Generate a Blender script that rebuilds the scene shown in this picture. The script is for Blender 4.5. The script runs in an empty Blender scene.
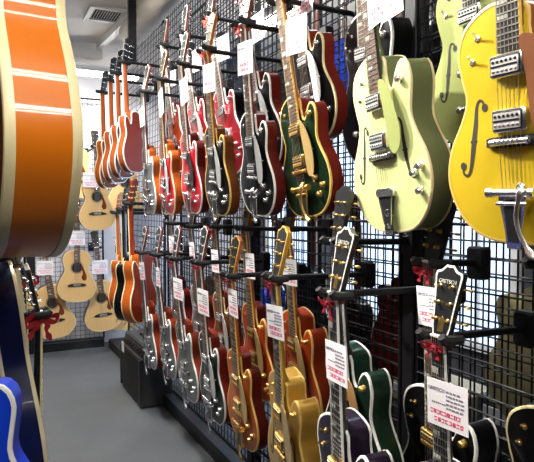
import bpy, math, random
from mathutils import Vector, Matrix, Euler
random.seed(7)
SC = bpy.context.scene
COL = SC.collection
PI = math.pi

# ------------------------------------------------------------------ camera
W_PX, H_PX, F_PX = 534.0, 462.0, 580.0
YAW, PITCH, CAM_H = math.radians(26.3), math.radians(-2.07), 1.5
FWD = Vector((math.sin(YAW) * math.cos(PITCH), math.cos(YAW) * math.cos(PITCH), math.sin(PITCH)))
RIGHT = Vector((math.cos(YAW), -math.sin(YAW), 0))
UP = RIGHT.cross(FWD)
EYE = Vector((0, 0, CAM_H))
cam_d = bpy.data.cameras.new('camera')
cam = bpy.data.objects.new('camera', cam_d)
COL.objects.link(cam)
cam_d.sensor_width = 36.0
cam_d.lens = F_PX / W_PX * 36.0
cam_d.clip_start = 0.02
m3 = Matrix((RIGHT, UP, -FWD)).transposed()
cam.matrix_world = Matrix.Translation(EYE) @ m3.to_4x4()
SC.camera = cam


def ray(px, py):
    return FWD + RIGHT * ((px - W_PX / 2) / F_PX) + UP * (-(py - H_PX / 2) / F_PX)


def at_x(px, py, X):
    d = ray(px, py)
    return EYE + d * (X / d.x)


def at_y(px, py, Y):
    d = ray(px, py)
    return EYE + d * (Y / d.y)


def at_z(px, py, Z):
    d = ray(px, py)
    return EYE + d * ((Z - CAM_H) / d.z)


# ------------------------------------------------------------------ materials
MATS = {}


def mat(name, col, rough=0.5, metal=0.0, coat=0.0, noise=0.0, nscale=20.0, col2=None, bump=0.0, bscale=80.0,
        stretch=None, coat_rough=0.03, spec=0.5):
    if name in MATS:
        return MATS[name]
    m = bpy.data.materials.new(name)
    m.use_nodes = True
    nt = m.node_tree
    b = nt.nodes['Principled BSDF']
    c = tuple(col) + (1,)
    b.inputs['Base Color'].default_value = c
    b.inputs['Roughness'].default_value = rough
    b.inputs['Metallic'].default_value = metal
    b.inputs['Coat Weight'].default_value = coat
    b.inputs['Coat Roughness'].default_value = coat_rough
    b.inputs['Specular IOR Level'].default_value = spec
    tc = nt.nodes.new('ShaderNodeTexCoord')
    mp = nt.nodes.new('ShaderNodeMapping')
    nt.links.new(tc.outputs['Object'], mp.inputs['Vector'])
    if stretch:
        mp.inputs['Scale'].default_value = stretch
    n = nt.nodes.new('ShaderNodeTexNoise')
    n.inputs['Scale'].default_value = nscale
    n.inputs['Detail'].default_value = 4
    nt.links.new(mp.outputs['Vector'], n.inputs['Vector'])
    mx = nt.nodes.new('ShaderNodeMix')
    mx.data_type = 'RGBA'
    k = noise if noise else 0.06
    c2 = col2 if col2 else tuple(x * (1 - k * 2) for x in col)
    mx.inputs['A'].default_value = c
    mx.inputs['B'].default_value = tuple(c2) + (1,)
    nt.links.new(n.outputs['Fac'], mx.inputs['Factor'])
    nt.links.new(mx.outputs['Result'], b.inputs['Base Color'])
    if bump:
        n2 = nt.nodes.new('ShaderNodeTexNoise')
        n2.inputs['Scale'].default_value = bscale
        n2.inputs['Detail'].default_value = 3
        nt.links.new(tc.outputs['Object'], n2.inputs['Vector'])
        bp = nt.nodes.new('ShaderNodeBump')
        bp.inputs['Strength'].default_value = bump
        bp.inputs['Distance'].default_value = 0.01
        nt.links.new(n2.outputs['Fac'], bp.inputs['Height'])
        nt.links.new(bp.outputs['Normal'], b.inputs['Normal'])
    MATS[name] = m
    return m


def lacquer(name, col, col2=None, **k):
    return mat(name, col, rough=0.3, coat=0.22, spec=0.12, col2=col2, noise=0.08, nscale=6, **k)


def sparkle(name, col):
    """metal-flake finish: tiny cells of varying brightness under a clear coat"""
    if name in MATS:
        return MATS[name]
    m = mat(name, col, rough=0.38, metal=0.75, coat=0.8)
    nt = m.node_tree
    b = nt.nodes['Principled BSDF']
    v = nt.nodes.new('ShaderNodeTexVoronoi')
    v.inputs['Scale'].default_value = 420
    tc = nt.nodes.new('ShaderNodeTexCoord')
    nt.links.new(tc.outputs['Object'], v.inputs['Vector'])
    mx = nt.nodes.new('ShaderNodeMix')
    mx.data_type = 'RGBA'
    mx.inputs['A'].default_value = tuple(x * 0.55 for x in col) + (1,)
    mx.inputs['B'].default_value = tuple(min(1, x * 1.35) for x in col) + (1,)
    nt.links.new(v.outputs['Color'], mx.inputs['Factor'])
    nt.links.new(mx.outputs['Result'], b.inputs['Base Color'])
    return m


def emit(name, col, strength):
    m = mat(name, (0.8, 0.8, 0.8), 0.5)
    b = m.node_tree.nodes['Principled BSDF']
    b.inputs['Emission Color'].default_value = tuple(col) + (1,)
    b.inputs['Emission Strength'].default_value = strength
    return m


CHROME = mat('chrome', (0.90, 0.90, 0.92), 0.26, 1.0)
NICKEL = mat('satin_nickel', (0.80, 0.79, 0.77), 0.42, 0.85)
GOLDS = mat('satin_gold', (0.80, 0.56, 0.22), 0.42, 0.85)
GOLD = mat('gold_plate', (0.90, 0.60, 0.20), 0.3, 1.0)
BLACKP = mat('black_plastic', (0.012, 0.012, 0.013), 0.3)
FOAM = mat('black_foam', (0.012, 0.012, 0.014), 0.85, bump=0.3, bscale=200)
WIRE = mat('black_coated_wire', (0.005, 0.006, 0.009), 0.5, spec=.25)
POSTM = mat('black_steel', (0.006, 0.006, 0.008), 0.5, spec=.25)
ROSEW = mat('rosewood', (0.16, 0.085, 0.050), 0.5, noise=0.2, nscale=30, stretch=(4, 4, .5))
EBONY = mat('ebony', (0.025, 0.02, 0.018), 0.4)
MAPLEN = mat('tan_neck_wood', (0.30, 0.12, 0.04), 0.3, coat=0.4)
MAHN = mat('red_brown_neck', (0.13, 0.025, 0.012), 0.3, coat=0.5)
BLKN = mat('black_neck', (0.012, 0.011, 0.012), 0.3, coat=0.5)
ORGN = mat('orange_neck', (0.42, 0.11, 0.02), 0.3, coat=0.5)
GRNN = mat('green_neck', (0.05, 0.07, 0.03), 0.3, coat=0.5)
FRET = mat('nickel_fret', (0.75, 0.72, 0.66), 0.3, 1.0)
PEARL = mat('pearl_inlay', (0.62, 0.60, 0.54), 0.25, noise=0.1, nscale=120)
CREAMB = mat('cream_binding', (0.80, 0.68, 0.38), 0.35)
WHITEB = mat('white_binding', (0.85, 0.84, 0.80), 0.35)
GOLDB = mat('amber_binding', (0.75, 0.50, 0.13), 0.35)
STEEL = mat('string_steel', (0.7, 0.68, 0.62), 0.35, 1.0)
PAPER = mat('white_card', (0.86, 0.83, 0.85), 0.6, noise=0.02)
INKB = mat('grey_ink', (0.22, 0.20, 0.26), 0.7)
INKR = mat('red_ink', (0.75, 0.03, 0.14), 0.6)
RIBM = mat('red_satin_ribbon', (0.36, 0.006, 0.018), 0.45, noise=0.15, nscale=60)
RIBO = mat('orange_red_ribbon', (0.75, 0.06, 0.025), 0.4, noise=0.15, nscale=60)
DARKH = mat('dark_hole', (0.012, 0.009, 0.006), 0.8)
SPRUCE = mat('natural_spruce', (0.76, 0.50, 0.22), 0.35, coat=0.5, col2=(0.66, 0.40, 0.15), nscale=9, stretch=(14, 1, .6))
TORT = mat('tortoise_pickguard', (0.10, 0.015, 0.008), 0.25, coat=0.5, col2=(0.22, 0.05, 0.015), noise=0.2, nscale=60)
ACSIDE = lacquer('mahogany_side', (0.22, 0.07, 0.025))


# ------------------------------------------------------------------ mesh builder
class MB:
    def __init__(self):
        self.v, self.f, self.m = [], [], []

    def add(self, vs, fs, mi=0):
        o = len(self.v)
        self.v += [tuple(p) for p in vs]
        self.f += [tuple(i + o for i in f) for f in fs]
        self.m += [mi] * len(fs)

    def box(self, c, s, mi=0, rot=None):
        x, y, z = s[0] / 2, s[1] / 2, s[2] / 2
        vs = [Vector((sx * x, sy * y, sz * z)) for sx in (-1, 1) for sy in (-1, 1) for sz in (-1, 1)]
        if rot:
            vs = [rot @ p for p in vs]
        vs = [p + Vector(c) for p in vs]
        self.add(vs, [(0, 1, 3, 2), (4, 6, 7, 5), (0, 4, 5, 1), (2, 3, 7, 6), (0, 2, 6, 4), (1, 5, 7, 3)], mi)

    def cbox(self, c, s, ch, mi=0):
        """box with chamfered edges along its local y (front) rim and verticals"""
        x, z, y = s[0] / 2, s[2] / 2, s[1] / 2
        pts = [(-x + ch, -z), (x - ch, -z), (x, -z + ch), (x, z - ch), (x - ch, z), (-x + ch, z), (-x, z - ch), (-x, -z + ch)]
        self.prism(pts, -y, y, ch, mi, off=c, both=True)

    def prism(self, pts, y0, y1, ch=0.0, mi=0, off=(0, 0, 0), both=False, m=None):
        """outline in x,z extruded from y0 (front) to y1 (back), front edge chamfered by ch"""
        n = len(pts)
        cx = sum(p[0] for p in pts) / n
        cz = sum(p[1] for p in pts) / n
        R = max(math.hypot(p[0] - cx, p[1] - cz) for p in pts)
        k = 1 - ch / R if ch else 1
        rings = []
        if ch:
            rings.append((k, y0))
        rings.append((1, y0 + ch))
        if both and ch:
            rings.append((1, y1 - ch))
            rings.append((k, y1))
        else:
            rings.append((1, y1))
        vs = []
        for kk, y in rings:
            for p in pts:
                q = Vector((cx + (p[0] - cx) * kk, y, cz + (p[1] - cz) * kk))
                if m:
                    q = m @ q
                vs.append(q + Vector(off))
        fs = []
        for r in range(len(rings) - 1):
            for i in range(n):
                j = (i + 1) % n
                fs.append((r * n + i, r * n + j, (r + 1) * n + j, (r + 1) * n + i))
        fs.append(tuple(range(n))[::-1])
        fs.append(tuple((len(rings) - 1) * n + i for i in range(n)))
        self.add(vs, fs, mi)

    def tube(self, path, r, n=8, mi=0, cap=True, flat=1.0):
        path = [Vector(p) for p in path]
        rs = r if isinstance(r, (list, tuple)) else [r] * len(path)
        t0 = (path[1] - path[0]).normalized()
        ref = Vector((0, 0, 1)) if abs(t0.z) < 0.9 else Vector((1, 0, 0))
        u = t0.cross(ref).normalized()
        vs = []
        for i, p in enumerate(path):
            a = path[max(0, i - 1)]
            b = path[min(len(path) - 1, i + 1)]
            t = (b - a).normalized()
            u = (u - t * u.dot(t)).normalized()
            w = t.cross(u)
            for k in range(n):
                an = 2 * PI * k / n
                vs.append(p + u * math.cos(an) * rs[i] + w * math.sin(an) * rs[i] * flat)
        fs = []
        for i in range(len(path) - 1):
            for k in range(n):
                j = (k + 1) % n
                fs.append((i * n + k, i * n + j, (i + 1) * n + j, (i + 1) * n + k))
        if cap:
            fs.append(tuple(range(n))[::-1])
            fs.append(tuple((len(path) - 1) * n + k for k in range(n)))
        self.add(vs, fs, mi)

    def lathe(self, prof, axis=(0, -1, 0), off=(0, 0, 0), n=14, mi=0):
        """profile of (radius, height along axis)"""
        ax = Vector(axis).normalized()
        ref = Vector((0, 0, 1)) if abs(ax.z) < 0.9 else Vector((1, 0, 0))
        u = ax.cross(ref).normalized()
        w = ax.cross(u)
        vs = []
        for r, h in prof:
            for k in range(n):
                a = 2 * PI * k / n
                vs.append(Vector(off) + ax * h + (u * math.cos(a) + w * math.sin(a)) * r)
        fs = []
        for i in range(len(prof) - 1):
            for k in range(n):
                j = (k + 1) % n
                fs.append((i * n + k, i * n + j, (i + 1) * n + j, (i + 1) * n + k))
        fs.append(tuple(range(n))[::-1])
        fs.append(tuple((len(prof) - 1) * n + k for k in range(n)))
        self.add(vs, fs, mi)

    def mesh(self, name, mats, smooth=35):
        me = bpy.data.meshes.new(name)
        me.from_pydata(self.v, [], self.f)
        for m in mats:
            me.materials.append(m)
        me.polygons.foreach_set('material_index', self.m)
        me.validate()
        me.update()
        import bmesh
        bm = bmesh.new()
        bm.from_mesh(me)
        bmesh.ops.recalc_face_normals(bm, faces=bm.faces)
        bm.to_mesh(me)
        bm.free()
        if smooth:
            me.shade_smooth()
            me.set_sharp_from_angle(angle=math.radians(smooth))
        return me


def obj(name, me, parent=None, loc=None, rot=None, label=None):
    o = bpy.data.objects.new(name, me)
    COL.objects.link(o)
    if parent:
        o.parent = parent
    if loc is not None:
        o.location = loc
    if rot is not None:
        o.rotation_euler = rot
    if label:
        o['label'] = label
    return o


def thing(name, label, cat, M=None, group=None, data=None):
    o = bpy.data.objects.new(name, data)
    COL.objects.link(o)
    if M is not None:
        o.matrix_world = M
    if data is None:
        o.empty_display_size = 0.05
    o['label'] = label
    o['category'] = cat
    if group:
        o['group'] = group
    return o


def struct(name, me, label=None):
    o = bpy.data.objects.new(name, me)
    COL.objects.link(o)
    o['kind'] = 'structure'
    o['label'] = label or name.replace('_', ' ')
    o['category'] = 'structure'
    return o


def spline(pts, n, closed=True):
    """Catmull-Rom through pts, resampled evenly to n points"""
    P = [Vector(p) for p in pts]
    N = len(P)
    dense = []
    segs = N if closed else N - 1
    for i in range(segs):
        if closed:
            a, b, c, d = P[(i - 1) % N], P[i], P[(i + 1) % N], P[(i + 2) % N]
        else:
            a, b, c, d = P[max(0, i - 1)], P[i], P[i + 1], P[min(N - 1, i + 2)]
        for k in range(12):
            t = k / 12
            dense.append(0.5 * ((2 * b) + (c - a) * t + (2 * a - 5 * b + 4 * c - d) * t * t + (3 * b - a - 3 * c + d) * t ** 3))
    dense.append(P[0].copy() if closed else P[-1].copy())
    L = [0]
    for i in range(1, len(dense)):
        L.append(L[-1] + (dense[i] - dense[i - 1]).length)
    out = []
    m = n if closed else n - 1
    j = 0
    for k in range(n):
        s = L[-1] * k / m
        while j < len(L) - 2 and L[j + 1] < s:
            j += 1
        f = (s - L[j]) / max(1e-9, L[j + 1] - L[j])
        out.append(dense[j].lerp(dense[j + 1], min(1, f)))
    return out


# ------------------------------------------------------------------ guitar shapes (x treble, z up, -y towards the viewer)
def mir(half):
    return half + [(-x, z) for x, z in reversed(half) if abs(x) > 1e-6]


CUT = [(0, 0), (.08, .007), (.136, .045), (.1665, .11), (.160, .175), (.128, .235), (.114, .275), (.122, .32), (.128, .355),
       (.118, .385), (.095, .394), (.072, .372), (.054, .346), (.038, .352), (.031, .385), (.027, .425), (-.027, .442),
       (-.07, .436), (-.112, .408), (-.128, .365), (-.122, .32), (-.112, .275), (-.127, .235), (-.160, .175), (-.1665, .11), (-.136, .045), (-.08, .007)]
HOL = [(x * 1.13, z * 1.085 + (.008 if x > .06 and z > .36 else 0)) for x, z in CUT]
ACO = mir([(0, 0), (.08, .006), (.15, .04), (.19, .10), (.193, .155), (.165, .225), (.130, .285), (.122, .325), (.136, .375), (.142, .415),
           (.122, .465), (.07, .494), (.028, .500)])
ACO = [(x * (.92 if abs(x) > .03 else 1), z) for x, z in ACO]
ARC = mir([(0, 0), (.08, .005), (.15, .035), (.200, .10), (.212, .165), (.185, .24), (.140, .31), (.132, .35), (.142, .40), (.135, .45),
           (.10, .495), (.05, .515), (.028, .52)])
KIND = {
    'jet': dict(out=CUT, depth=.050, arch=.008, barch=.002, L=.442, join=.432, nut=.79, fend=.338, bridge=.165, p1=.318, p2=.205, cz=.19),
    'hollow': dict(out=HOL, depth=.070, arch=.012, barch=.008, L=.480, join=.470, nut=.825, fend=.378, bridge=.205, p1=.355, p2=.250, cz=.22),
    'acoustic': dict(out=ACO, depth=.105, arch=.001, barch=.003, L=.50, join=.495, nut=.835, fend=.385, bridge=.165, cz=.22),
    'archtop': dict(out=ARC, depth=.086, arch=.016, barch=.016, L=.52, join=.515, nut=.84, fend=.385, bridge=.205, p1=.36, p2=.25, cz=.23),
}
for k_, K in KIND.items():
    K['poly'] = spline([Vector((x, z)) for x, z in K['out']], 96)


def radius_at(K, x, z):
    """fraction of the way from the centre to the outline along this direction"""
    p = Vector((x, z - K['cz']))
    if p.length < 1e-6:
        return 0
    d = p.normalized()
    best = None
    P = K['poly']
    for i in range(len(P)):
        a = P[i] - Vector((0, K['cz']))
        b = P[(i + 1) % len(P)] - Vector((0, K['cz']))
        e = b - a
        den = d.x * (-e.y) + e.x * d.y
        if abs(den) < 1e-12:
            continue
        t = (a.x * (-e.y) + e.x * a.y) / den
        u = (d.x * a.y - d.y * a.x) / den
        if t > 0 and -1e-6 <= u <= 1 + 1e-6:
            best = t if best is None else min(best, t)
    return min(1, p.length / best) if best else 1


def top_y(K, x, z):
    r = radius_at(K, x, z)
    return -K['arch'] * (1 - r * r)


CACHE = {}


def cached(key, fn):
    if key not in CACHE:
        CACHE[key] = fn()
    return CACHE[key]


def body_mesh(kind, top, side, back):
    K = KIND[kind]
    P, d, cz = K['poly'], K['depth'], K['cz']
    n = len(P)
    rad = [1, .97, .9, .78, .6, .4, .2]
    vs, fs, ms = [], [], []

    def ringv(k, y):
        return [(p.x * k, y, cz + (p.y - cz) * k) for p in P]
    for k in rad:
        vs += ringv(k, -K['arch'] * (1 - k * k))
    vs.append((0, -K['arch'], cz))
    for r in range(len(rad) - 1):
        for i in range(n):
            j = (i + 1) % n
            fs.append((r * n + i, r * n + j, (r + 1) * n + j, (r + 1) * n + i))
            ms.append(0)
    c = len(rad) * n
    for i in range(n):
        fs.append(((len(rad) - 1) * n + i, (len(rad) - 1) * n + (i + 1) % n, c))
        ms.append(0)
    b0 = len(vs)
    for k in rad:
        vs += ringv(k, d + K['barch'] * (1 - k * k))
    vs.append((0, d + K['barch'], cz))
    for r in range(len(rad) - 1):
        for i in range(n):
            j = (i + 1) % n
            fs.append((b0 + r * n + j, b0 + r * n + i, b0 + (r + 1) * n + i, b0 + (r + 1) * n + j))
            ms.append(2)
    c = b0 + len(rad) * n
    for i in range(n):
        fs.append((b0 + (len(rad) - 1) * n + (i + 1) % n, b0 + (len(rad) - 1) * n + i, c))
        ms.append(2)
    for i in range(n):
        j = (i + 1) % n
        fs.append((j, i, b0 + i, b0 + j))
        ms.append(1)
    mb = MB()
    mb.v, mb.f, mb.m = vs, fs, ms
    return mb.mesh('body', [top, side, back], 40)


def binding_mesh(kind, m, w=.0055, back=False):
    K = KIND[kind]
    P = K['poly']
    n = len(P)
    N = []
    for i in range(n):
        t = P[(i + 1) % n] - P[i - 1]
        N.append(Vector((t.y, -t.x)).normalized())
    mb = MB()
    for face in ((0, 1) if back else (0,)):
        y0, s = (0, 1) if face == 0 else (K['depth'], -1)
        prof = [(-w, -.0014), (.0004, -.0014), (.0012, -.0006), (.0012, w), (-.001, w)]
        vs = []
        for i in range(n):
            for o, y in prof:
                q = P[i] + N[i] * o
                vs.append((q.x, y0 + s * (y if y > 0 else y), q.y))
        q = len(prof)
        fs = []
        for i in range(n):
            j = (i + 1) % n
            for k in range(q - 1):
                fs.append((i * q + k, j * q + k, j * q + k + 1, i * q + k + 1))
        mb.add(vs, fs)
    return mb.mesh('binding', [m], 50)


def neck_mesh(kind, m):
    K = KIND[kind]
    mb = MB()
    rings = []
    z0, z1 = K['join'] - .05, K['nut'] + .004
    n = 9
    vs = []
    for t in (0, .1, .2, .5, .85, 1):
        z = z0 + (z1 - z0) * t
        w = .0275 - .006 * t
        dep = .019 - .003 * t
        if t == 0:
            dep = .036
        if t == .1:
            dep = .033
        if t == 1:
            dep = .018
        for k in range(n):
            a = PI * k / (n - 1)
            vs.append((-w * math.cos(a), -.008 + dep * math.sin(a) ** 0.8, z))
        rings.append(1)
    fs = []
    R = len(rings)
    for r in range(R - 1):
        for k in range(n - 1):
            fs.append((r * n + k, r * n + k + 1, (r + 1) * n + k + 1, (r + 1) * n + k))
        fs.append((r * n + n - 1, r * n, (r + 1) * n, (r + 1) * n + n - 1))
    fs.append(tuple(range(n)))
    fs.append(tuple((R - 1) * n + k for k in range(n))[::-1])
    mb.add(vs, fs)
    return mb.mesh('neck', [m], 50)


def board_w(K, z):
    t = (z - K['fend']) / (K['nut'] - K['fend'])
    return .0285 - .0070 * t


def fretboard_mesh(kind, wood, inlay, edge):
    K = KIND[kind]
    mb = MB()
    a, b = K['fend'], K['nut']
    yb, yt = (-.008, -.015)
    wa, wb = board_w(K, a), board_w(K, b)
    e = .0022
    for s, w0, w1, mi, dy in ((0, wa - e, wb - e, 0, 0),):
        mb.add([(-w0, yb, a), (w0, yb, a), (w1, yb, b), (-w1, yb, b), (-w0, yt, a), (w0, yt, a), (w1, yt, b), (-w1, yt, b)],
               [(0, 1, 2, 3), (4, 7, 6, 5), (0, 4, 5, 1), (1, 5, 6, 2), (2, 6, 7, 3), (3, 7, 4, 0)], 0)
    for sx in (-1, 1):  # bound edges
        mb.add([(sx * (wa - e), yb, a), (sx * wa, yb, a), (sx * wb, yb, b), (sx * (wb - e), yb, b),
                (sx * (wa - e), yt - .0002, a), (sx * wa, yt - .0002, a), (sx * wb, yt - .0002, b), (sx * (wb - e), yt - .0002, b)],
               [(0, 1, 2, 3), (4, 7, 6, 5), (0, 4, 5, 1), (1, 5, 6, 2), (2, 6, 7, 3), (3, 7, 4, 0)], 3)
    sl = b - K['bridge']
    pos = [b - sl * (1 - 2 ** (-k / 12)) for k in range(0, 23)]
    for k in range(1, 23):
        z = pos[k]
        if z < a + .003:
            break
        w = board_w(K, z) - .0005
        mb.box((0, yt - .0006, z), (2 * w, .0018, .0026), 1)
        if k in (3, 5, 7, 9, 12, 15, 17):
            zc = (pos[k] + pos[k - 1]) / 2
            mb.box((-w * .42, yt - .0001, zc), (w * .9, .0006, min(.016, (pos[k - 1] - pos[k]) * .55)), 2)
    return mb.mesh('fretboard', [wood, FRET, inlay, edge], 0)


TILT = math.radians(14)


def headM(K):
    return Matrix.Translation((0, -.006, K['nut'])) @ Matrix.Rotation(-TILT, 4, 'X')


HEAD = mir([(0, .170), (.012, .172), (.028, .160), (.043, .157), (.045, .148), (.037, .10), (.031, .045), (.029, .022), (.0225, -.002)][::-1])[::-1]
HEAD_AC = mir([(.0225, -.002), (.030, .02), (.033, .08), (.036, .15), (.034, .16), (.018, .165), (0, .166)])
HEAD = mir([(.0225, -.002), (.029, .022), (.031, .045), (.037, .10), (.045, .148), (.043, .157), (.028, .160), (.012, .172), (0, .170)])


def dedupe(pts):
    out = []
    for p in pts:
        if not out or math.hypot(p[0] - out[-1][0], p[1] - out[-1][1]) > 1e-5:
            out.append(p)
    return out


def head_pts(kind):
    half = ([(.0225, -.002), (.030, .02), (.033, .08), (.036, .148), (.033, .158), (.016, .163), (0, .164)] if kind == 'acoustic' else
            [(.0225, -.002), (.029, .022), (.031, .045), (.037, .10), (.0445, .147), (.042, .156), (.026, .160), (.011, .173), (0, .171)])
    return half + [(-x, z) for x, z in reversed(half) if x > 1e-6]


def head_mesh(kind, front, side, edge):
    K = KIND[kind]
    mb = MB()
    M = headM(K)
    pts = head_pts(kind)
    n = len(pts)
    mb.prism(pts, -.001, .013, 0, 1, m=M)
    cx, cz = 0, .08

    def ins(k):
        return [(x * k, cz + (z - cz) * (1 - (1 - k) * .45)) for x, z in pts]
    if edge:
        mb.prism(pts, -.0022, -.001, 0, 2, m=M)
        mb.prism(ins(.87), -.0030, -.002, 0, 0, m=M)
    else:
        mb.prism(pts, -.0025, -.001, .0006, 0, m=M)
    return mb.mesh('headstock', [front, side, edge or side], 30)


def tuner_mesh(m):
    mb = MB()
    mb.lathe([(.0052, 0), (.0052, .003), (.0032, .004), (.0030, .011), (.0036, .013)], (0, -1, 0), (0, -.002, 0), 10)
    mb.tube([(.006, .018, 0), (.030, .018, 0)], .0022, 8)
    mb.tube([(.028, .018, 0), (.031, .018, 0), (.036, .018, 0), (.040, .018, 0), (.042, .018, 0)], [.003, .0065, .008, .0065, .003], 10, flat=.5)
    mb.lathe([(.006, 0), (.006, .006), (.004, .008)], (0, 1, 0), (0, .013, 0), 10)
    return mb.mesh('tuner', [m], 50)


def pickup_mesh(m, insert):
    mb = MB()
    mb.cbox((0, 0, 0), (.080, .020, .046), .004, 0)
    mb.cbox((0, -.0105, 0), (.070, .003, .036), .002, 1)
    mb.cbox((0, -.0120, 0), (.066, .003, .031), .002, 2)
    mb.box((0, -.0132, 0), (.062, .002, .004), 1)
    for i in range(6):
        for s in (-1, 1):
            mb.lathe([(.0032, 0), (.0032, .0015), (.0012, .0022)], (0, -1, 0), ((i - 2.5) * .0105, -.0130, s * .009), 8, 1 if s > 0 else 0)
    return mb.mesh('pickup', [m, BLACKP, insert], 35)


def bridge_mesh(m, base):
    mb = MB()
    pts = [(-.062, -.008), (-.05, -.011), (.05, -.011), (.062, -.008), (.062, .008), (.05, .011), (-.05, .011), (-.062, .008)]
    mb.prism(pts, -.007, .001, .001, 1)
    mb.tube([(-.046, -.012, 0), (.046, -.012, 0)], .0065, 10, 0)
    for s in (-1, 1):
        mb.lathe([(.0085, 0), (.0085, .004), (.004, .005), (.004, .012)], (0, -1, 0), (s * .040, -.006, 0), 12, 0)
    for i in range(6):
        mb.box(((i - 2.5) * .0105, -.0185, 0), (.006, .004, .008), 0)
    return mb.mesh('bridge', [m, base], 40)


def bigsby_base(m, insert):
    mb = MB()
    pts = [(-.017, -.008), (.017, -.008), (.020, .025), (.034, .098), (.030, .112), (.016, .104), (-.016, .104), (-.030, .112), (-.034, .098), (-.020, .025)]
    mb.prism(pts, -.021, -.016, .0015, 0)
    mb.prism([(-.012, .006), (.012, .006), (.021, .085), (.012, .092), (-.012, .092), (-.021, .085)], -.0225, -.0205, .0004, 1)
    mb.box((0, -.004, -.006), (.032, .030, .004), 0)
    return mb.mesh('tailpiece', [m, insert], 35)


def bigsby_bar(m):
    mb = MB()
    mb.tube([(-.052, -.024, .105), (.054, -.024, .105)], .0075, 12)
    for s in (-.05, .052):
        mb.tube([(s - .006, -.024, .105), (s + .006, -.024, .105)], .011, 12)
    mb.tube([(-.036, -.022, .083), (.036, -.022, .083)], .005, 10)
    return mb.mesh('tremolo_bar', [m], 40)


def bigsby_arm(m):
    mb = MB()
    p = spline([Vector(q) for q in ((.030, -.030, .118), (.036, -.038, .112), (.034, -.044, .09), (.030, -.046, .06), (.038, -.047, .03), (.060, -.048, -.005), (.078, -.048, -.012))], 22, False)
    rs = [.007 if i < 4 else .0048 + (.003 if i > 17 else 0) for i in range(22)]
    mb.tube(p, rs, 8, flat=.6)
    mb.lathe([(.009, 0), (.010, .006), (.006, .012)], (0, -1, 0), (.031, -.026, .116), 12)
    return mb.mesh('tremolo_arm', [m], 40)


def gtail_mesh(m, dark):
    mb = MB()
    mb.prism([(-.040, .098), (.040, .098), (.043, .112), (.034, .120), (-.034, .120), (-.043, .112)], -.020, -.008, .002, 0)
    mb.prism([(-.036, .098), (.036, .098), (.016, .022), (.020, .006), (-.020, .006), (-.016, .022)], -.016, -.011, .001, 1)
    mb.box((-.024, -.0165, .060), (.003, .003, .078), 0, Matrix.Rotation(-.22, 3, 'Y'))
    mb.box((.024, -.0165, .060), (.003, .003, .078), 0, Matrix.Rotation(.22, 3, 'Y'))
    mb.prism([(-.018, -.006), (.018, -.006), (.02, .006), (-.02, .006)], -.015, .002, .001, 0)
    mb.prism([(-.006, .012), (.006, .012), (0, .026)], -.0185, -.0155, 0, 0)
    return mb.mesh('tailpiece', [m, dark], 35)


def text_mesh(body, size, m, depth=.0004):
    cu = bpy.data.curves.new('lettering', 'FONT')
    cu.body = body
    cu.size = size
    cu.align_x = 'CENTER'
    cu.align_y = 'CENTER'
    cu.extrude = depth
    t = bpy.data.objects.new('lettering', cu)
    COL.objects.link(t)
    bpy.context.view_layer.update()
    dg = bpy.context.evaluated_depsgraph_get()
    me = bpy.data.meshes.new_from_object(t.evaluated_get(dg))
    bpy.data.objects.remove(t)
    bpy.data.curves.remove(cu)
    me.transform(Matrix.Rotation(PI / 2, 4, 'X'))
    me.materials.clear()
    me.materials.append(m)
    return me


def knob_mesh(m):
    mb = MB()
    mb.lathe([(.0105, 0), (.0105, .003), (.0090, .004), (.0092, .014), (.0070, .017), (.003, .0175)], (0, -1, 0), (0, 0, 0), 16)
    return mb.mesh('knob', [m], 40)


def toggle_mesh(m):
    mb = MB()
    mb.lathe([(.0075, 0), (.0075, .003), (.004, .004), (.0030, .006)], (0, -1, 0), (0, 0, 0), 12)
    mb.tube([(0, -.004, 0), (.004, -.014, .007), (.006, -.020, .011)], [.0018, .0022, .003], 8)
    return mb.mesh('toggle_switch', [m], 40)


def fhole_mesh(kind, s):
    K = KIND[kind]
    c = spline([Vector((x, z)) for x, z in ((-.070, .279), (-.075, .292), (-.086, .294), (-.095, .280), (-.098, .247), (-.103, .215), (-.109, .180), (-.117, .150), (-.128, .140), (-.139, .147), (-.138, .161))], 40, False)
    mb = MB()
    vs = []
    for i, p in enumerate(c):
        a, b = c[max(0, i - 1)], c[min(39, i + 1)]
        t = (b - a).normalized()
        nn = Vector((t.y, -t.x))
        u = i / 39
        w = .0026 + .0042 * math.sin(PI * u) ** 2
        for q in (p + nn * w, p - nn * w):
            vs.append((q.x * s, top_y(K, q.x * s, q.y) - .0007, q.y))
    mb.add(vs, [(2 * i, 2 * i + 1, 2 * i + 3, 2 * i + 2) for i in range(39)])
    for p, r in ((c[0], .0085), (c[-1], .0090)):
        pts = [(p.x * s + r * math.cos(k * PI / 6), p.y + r * math.sin(k * PI / 6)) for k in range(12)]
        mb.add([(x, top_y(K, x, z) - .0008, z) for x, z in pts], [tuple(range(12))])
    p = c[20]
    mb.add([(x, top_y(K, x, z) - .0008, z) for x, z in ((p.x * s - .011, p.y), (p.x * s, p.y + .010), (p.x * s + .011, p.y), (p.x * s, p.y - .010))], [(0, 1, 2, 3)])
    return mb.mesh('f_hole', [DARKH], 0)


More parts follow.
